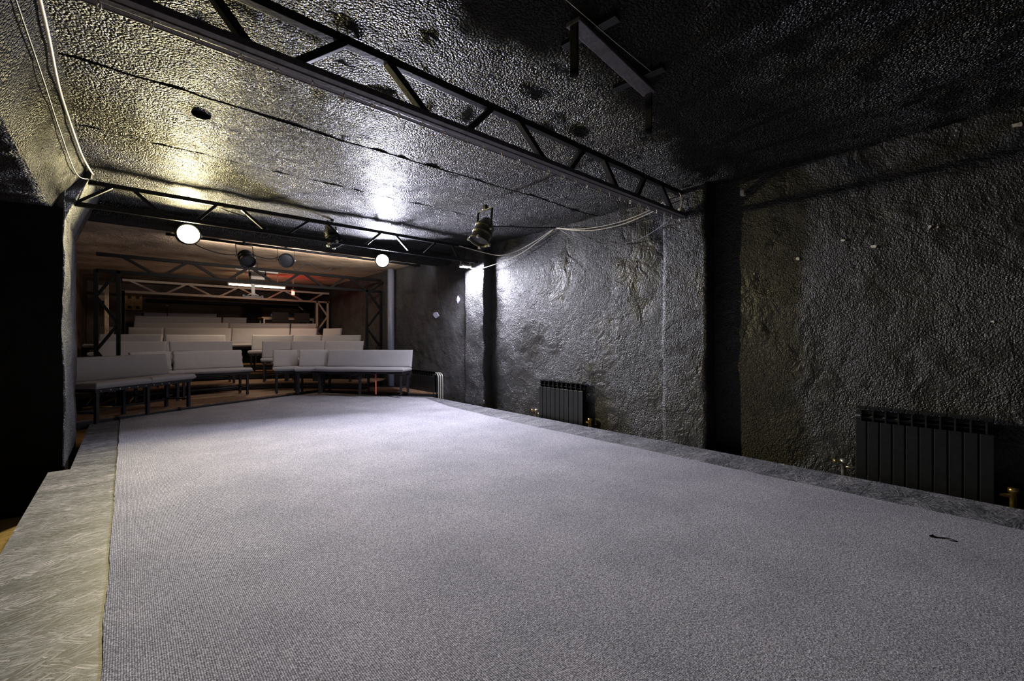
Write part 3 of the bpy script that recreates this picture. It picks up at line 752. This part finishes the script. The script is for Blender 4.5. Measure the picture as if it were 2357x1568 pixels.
# ------------------------------------------------------------------ ceiling bracket above the stage
t = thing('ceiling_bracket', 'black flat steel bracket with two hanging legs fixed to the dark ceiling', 'bracket', (1.89, 1.32, H), .10)
b_ = MB(); b_.box((0, 0, -.04), (.775, .075, .02), bev=.004); b_.build('cross_bar', M['channel'], t)
for sx, ln in ((-.377, .255), (.377, .255)):
    g = MB(); g.box((sx, 0, -.03-ln/2), (.012, .042, ln-.03), bev=.003)
    g.lathe([(0, -.006), (.021, -.006), (.021, .006), (0, .006)], Matrix.Translation((sx, 0, -.03-ln+.015)) @ Matrix.Rotation(R(90), 4, 'Y'), 20)
    g.build('leg', M['black'], t)
for sx in (-.25, .25):
    g = MB(); g.box((sx, 0, -.018), (.05, .30, .022), bev=.004); g.build('mounting_strap', M['black'], t)
g = MB(); g.tube([(1.10, 1.215, 2.47), (1.416, 1.228, 2.47), (1.78, 1.243, 2.468), (2.13, 1.258, 2.475)], .0015, 6)
tag(g.build('wire', M['whitewire']), 'thin pale wire stretched along the ceiling past the black bracket', 'wire')
hz = H+rough((.37, 3.50, H), .013, 1.3).z-.010
hp = MB(); hp.lathe([(0, 0), (.045, 0), (.052, .004), (.056, .014)], Matrix.Translation((.37, 3.50, hz)), 24)
tag(hp.build('ceiling_hole', M['hole']), 'dark round hole in the ceiling between the trusses at the left', 'hole')

# ------------------------------------------------------------------ cables
def cable(label, pts, r, m, name='cable', grp=None):
    g = MB(); g.tube(curve_pts(pts, 8), r, 8); return tag(g.build(name, M[m]), label, 'cable', grp)
cable('cream cable running down the left edge of the ceiling above the soffit', [(-.268, .6, 2.435), (-.268, 1.8, 2.435), (-.268, 2.77, 2.435), (-.278, 3.38, 2.425), (-.275, 3.84, 2.43), (-.255, 4.7, 2.445), (-.21, 5.30, 2.46), (-.185, 5.36, 2.45)], .0075, 'whitewire')
cable('thin black cable hanging beside the cream cable on the left soffit', [(-.325, 1.2, 2.33), (-.32, 2.4, 2.34), (-.315, 3.2, 2.345), (-.315, 4.0, 2.35), (-.30, 5.0, 2.37), (-.22, 5.34, 2.44)], .004, 'black')
cable('pale cable drooping from the lamp truss end to the ceiling edge', [(3.72, 5.38, 2.42), (4.00, 5.07, 2.30), (4.06, 4.80, 2.24), (4.15, 4.54, 2.28), (4.17, 4.15, 2.38), (4.19, 3.9, 2.47)], .0065, 'whitewire')
cable('pale cable rising from the small flood lamp to the ceiling edge', [(3.98, 5.45, 2.12), (4.03, 5.17, 2.10), (4.16, 4.6, 2.21), (4.17, 4.15, 2.35), (4.18, 3.88, 2.465)], .006, 'whitewire')
cable('upper pale cable swagged along the right ceiling edge to the near truss end', [(4.18, 3.84, 2.47), (4.17, 3.4, 2.374), (4.17, 2.9, 2.348), (4.12, 2.45, 2.385), (4.02, 2.16, 2.43)], .005, 'whitewire')
cable('lower pale cable swagged along the right ceiling edge to the near truss end', [(4.18, 3.83, 2.465), (4.17, 3.34, 2.341), (4.17, 2.9, 2.314), (4.12, 2.5, 2.345), (4.01, 2.15, 2.38)], .006, 'whitewire')
cable('slack grey cable looping lowest along the right wall below the pale cables', [(4.18, 3.80, 2.455), (4.17, 3.47, 2.264), (4.17, 3.02, 2.121), (4.15, 2.62, 2.103), (4.00, 2.22, 2.17), (3.98, 2.14, 2.20)], .005, 'channel')
cable('black cable trailing from the olive spotlight to the right ceiling edge', [(2.96, 3.80, 2.27), (3.3, 3.85, 2.34), (3.7, 3.86, 2.40), (4.0, 3.86, 2.45), (4.18, 3.85, 2.475)], .006, 'black')
cable('black cable slung inside the lamp truss toward the left', [(.75, 5.46, 2.40), (1.1, 5.47, 2.34), (1.5, 5.47, 2.30), (1.83, 5.46, 2.31)], .006, 'black')
cable('black cable sagging between the two unlit spotlights over the benches', [(1.36, 7.5, 2.34), (1.5, 7.5, 2.28), (1.68, 7.5, 2.27), (1.86, 7.5, 2.35)], .007, 'black')
cable('black cable draped left of the faceted spotlight', [(.62, 7.5, 2.42), (.82, 7.5, 2.31), (1.08, 7.5, 2.26), (1.30, 7.47, 2.28)], .007, 'black')
cable('black cable draped right of the octagon-framed spotlight', [(1.94, 7.5, 2.27), (2.04, 7.5, 2.13), (2.2, 7.5, 2.25), (2.42, 7.5, 2.14), (2.6, 7.5, 2.22)], .007, 'black')
# white socket ball on its short lead, white junction box
t = thing('socket_pendant', 'small white round socket dangling at the near truss end', 'socket', (4.00, 2.05, 2.26))
b_ = MB(); b_.lathe([(0, -.032), (.02, -.03), (.034, -.012), (.036, .004), (.026, .024), (.008, .034), (0, .034)], Matrix(), 18); b_.build('socket', M['white'], t)
b_ = MB(); b_.tube(curve_pts([(0, 0, .03), (.01, 0, .09), (.015, .01, .16), (-.02, .02, .19)], 6), .005, 8); b_.build('lead', M['whitewire'], t)
t = thing('junction_box', 'small white junction box on the right wall beside the near pillar, under the ceiling', 'junction box', (4.215, 1.60, 2.36))
b_ = MB(); b_.box((-.005, -.035, 0), (.055, .035, .05), bev=.008); b_.build('box', M['white'], t)
b_ = MB(); b_.box((-.010, -.055, 0), (.035, .006, .012)); b_.box((-.005, -.055, .012), (.012, .006, .02)); b_.build('contact', M['brass'], t)

# ------------------------------------------------------------------ back of the house
t = thing('control_table', 'wooden topped table with white legs behind the benches at the right', 'table', (3.40, 13.4, .87), R(-2))
b_ = MB(); b_.box((0, 0, .73), (1.36, .62, .035), bev=.006); b_.build('tabletop', M['wood'], t)
b_ = MB(); b_.bar((-.62, -.27, .695), (.62, -.27, .695), .03, .03); b_.bar((-.62, .27, .695), (.62, .27, .695), .03, .03); b_.build('apron', M['white'], t)
for sx in (-.62, .62):
    for sy in (-.27, .27):
        b_ = MB(); b_.bar((sx, sy, 0), (sx, sy, .71), .035, .035); b_.build('leg', M['white'], t)
b_ = MB(); b_.box((1.75, 14.2, .81), (4.8, 2.1, .12)); tag(b_.build('rear_platform', M['deck']), 'dark timber platform carrying the table at the back of the house', 'platform')
b_ = MB(); b_.box((0, 0, .035), (.32, .24, .07), bev=.01); b_.box((0, -.05, .09), (.25, .1, .05), Matrix.Rotation(R(20), 3, 'X'), .01)
tag(b_.build('mixing_desk', M['canblack'], None, (3.38, 13.42, 1.618)), 'small black mixing desk in the middle of the wooden table', 'mixing desk')
b_ = MB(); b_.box((0, 0, .02), (.22, .16, .04), bev=.006); b_.box((0, .06, .07), (.20, .03, .07), bev=.006)
tag(b_.build('blue_case', M['bluething'], None, (3.10, 13.40, 1.618)), 'small blue case on the wooden table left of the mixing desk', 'case')
t = thing('desk_lamp', 'desk lamp with pale tilted head at the right of the wooden table', 'lamp', (3.92, 13.42, 1.618))
b_ = MB(); b_.lathe([(0, .02), (.06, .02), (.065, 0)], Matrix(), 16); b_.build('base', M['canblack'], t)
b_ = MB(); b_.tube(curve_pts([(0, 0, .02), (-.05, 0, .16), (-.04, 0, .26), (-.12, 0, .30)], 5), .008, 8); b_.build('arm', M['canblack'], t)
b_ = MB(); b_.box((-.15, 0, .29), (.14, .06, .025), Matrix.Rotation(R(38), 3, 'Y'), .008); b_.build('head', M['white'], t)
def dark_chair(x, y, label):
    t = thing('chair', label, 'chair', (x, y, .87))
    b_ = MB(); b_.box((0, 0, .44), (.42, .40, .04), bev=.01); b_.build('seat', M['cloth'], t)
    b_ = MB(); b_.box((0, -.19, .74), (.40, .03, .26), bev=.01); b_.build('backrest', M['cloth'], t)
    for sx in (-.18, .18):
        for sy in (-.17, .17):
            b_ = MB(); b_.bar((sx, sy, 0), (sx, sy, .86 if sy < 0 else .44), .022, .022); b_.build('leg', M['legs'], t)
dark_chair(3.08, 12.98, 'dark chair tucked against the left part of the wooden table')
dark_chair(3.62, 12.98, 'dark chair tucked against the right part of the wooden table')
b_ = MB(); b_.bar((0, 0, 0), (0, 0, 1.30), .06, .06, bev=.006); b_.lathe([(.046, .66), (.046, .74)], Matrix(), 12)
tag(b_.build('timber_post', M['post'], None, (4.02, 12.85, .76)), 'pale timber post standing before the right end of the table', 'post')
b_ = MB(); b_.bar((0, 0, 0), (0, 0, 1.75), .07, .05, bev=.006)
tag(b_.build('timber_post', M['post'], None, (-.31, 12.6, .45)), 'pale timber post seen through the left lattice column', 'post')
b_ = MB(); b_.box((0, 0, 0), (.17, .03, .40), bev=.004)
tag(b_.build('wall_panel', M['panel'], None, (-.46, 15.26, 2.20)), 'small pale panel high on the back wall seen through the left lattice column', 'panel')
t = thing('socket_board', 'tan board with sockets on the back wall at the left', 'board', (.13, 15.26, 1.99))
b_ = MB(); b_.box((0, 0, .0), (.38, .04, .40), bev=.006); b_.build('board', M['tan'], t)
for sx in (-.06, .10):
    for sz in (-.13, .13):
        b_ = MB(); b_.box((sx, -.03, sz), (.07, .03, .07), bev=.008); b_.build('socket', M['legs'], t)
b_ = MB(); b_.tube([(.4, 15.235, 2.06), (4.22, 15.235, 2.06)], .05, 10)
tag(b_.build('heating_pipe', M['legs']), 'dark horizontal pipe running along the back wall', 'pipe')
b_ = MB(); b_.tube([(0, 0, 0), (0, 0, 2.86)], .068, 16)
tag(b_.build('drain_pipe', M['bluesteel'], None, (4.12, 8.43, FL)), 'thick slate painted pipe standing at the right wall behind the right lattice column', 'pipe')
def curtain(label, x0, x1, y, z0, z1, n, amp=.05):
    g = MB(); k = n*8; vs = []; fs = []
    for s_ in (0, .012):
        for i in range(k+1):
            t_ = i/k; x = x0+(x1-x0)*t_
            for j in range(7):
                z = z0+(z1-z0)*j/6; yy = y+amp*math.sin(t_*n*2*PI)*(1-.25*j/6)+.02*noise.noise(Vector((x*3, z*1.5, 2)))+s_
                vs.append((x, yy, z))
    m_ = (k+1)*7
    for s_ in (0, 1):
        for i in range(k):
            for j in range(6):
                a = s_*m_+i*7+j; fs.append([a, a+7, a+8, a+1])
    g.add(vs, fs, True); return tag(g.build('curtain', M['cloth']), label, 'curtain')
curtain('dark curtain hanging at the middle of the back wall, left of the table', 2.60, 3.10, 14.9, .87, 2.05, 5)
curtain('dark curtain bunched at the right behind the short bench', 3.92, 4.18, 12.75, .45, 2.0, 5, .04)
t = thing('stand_lamp', 'thin stand with a small bright knob against the back wall at the left', 'stand', (.80, 14.4, .87))
b_ = MB(); b_.tube([(0, 0, 0), (0, 0, 1.0)], .01, 8); b_.lathe([(.12, 0), (.11, .015), (0, .02)], Matrix(), 14); b_.build('stem', M['legs'], t)
b_ = MB(); b_.lathe([(0, 1.06), (.03, 1.04), (.035, 1.02), (0, .99)], Matrix(), 12); b_.build('knob', M['brass'], t)

# ------------------------------------------------------------------ camera, world, view
cam = bpy.data.cameras.new('camera'); co = bpy.data.objects.new('camera', cam); C.objects.link(co)
cam.sensor_width = 36.0; cam.lens = 1000.0/2357*36.0; cam.clip_start = 0.02; cam.clip_end = 100
cam.shift_y = -(780-784)/2357*-1
co.location = (0, 0, 1.03); co.rotation_euler = (R(90), 0, -math.atan(.888))
S.camera = co
wd = bpy.data.worlds.new('World'); wd.use_nodes = True; S.world = wd
wd.node_tree.nodes['Background'].inputs['Color'].default_value = (.02, .02, .025, 1)
wd.node_tree.nodes['Background'].inputs['Strength'].default_value = .2
S.cycles.use_denoising = True; S.cycles.denoising_prefilter = 'NONE'; S.cycles.denoising_input_passes = 'RGB_ALBEDO_NORMAL'; S.cycles.sample_clamp_indirect = 1.0; S.cycles.adaptive_threshold = 0.03; S.cycles.max_bounces = 4; S.cycles.glossy_bounces = 2; S.cycles.diffuse_bounces = 3
S.view_settings.view_transform = 'Standard'; S.view_settings.look = 'None'
S.view_settings.gamma = 1.0; S.view_settings.exposure = 0.0; S.view_settings.use_curve_mapping = False
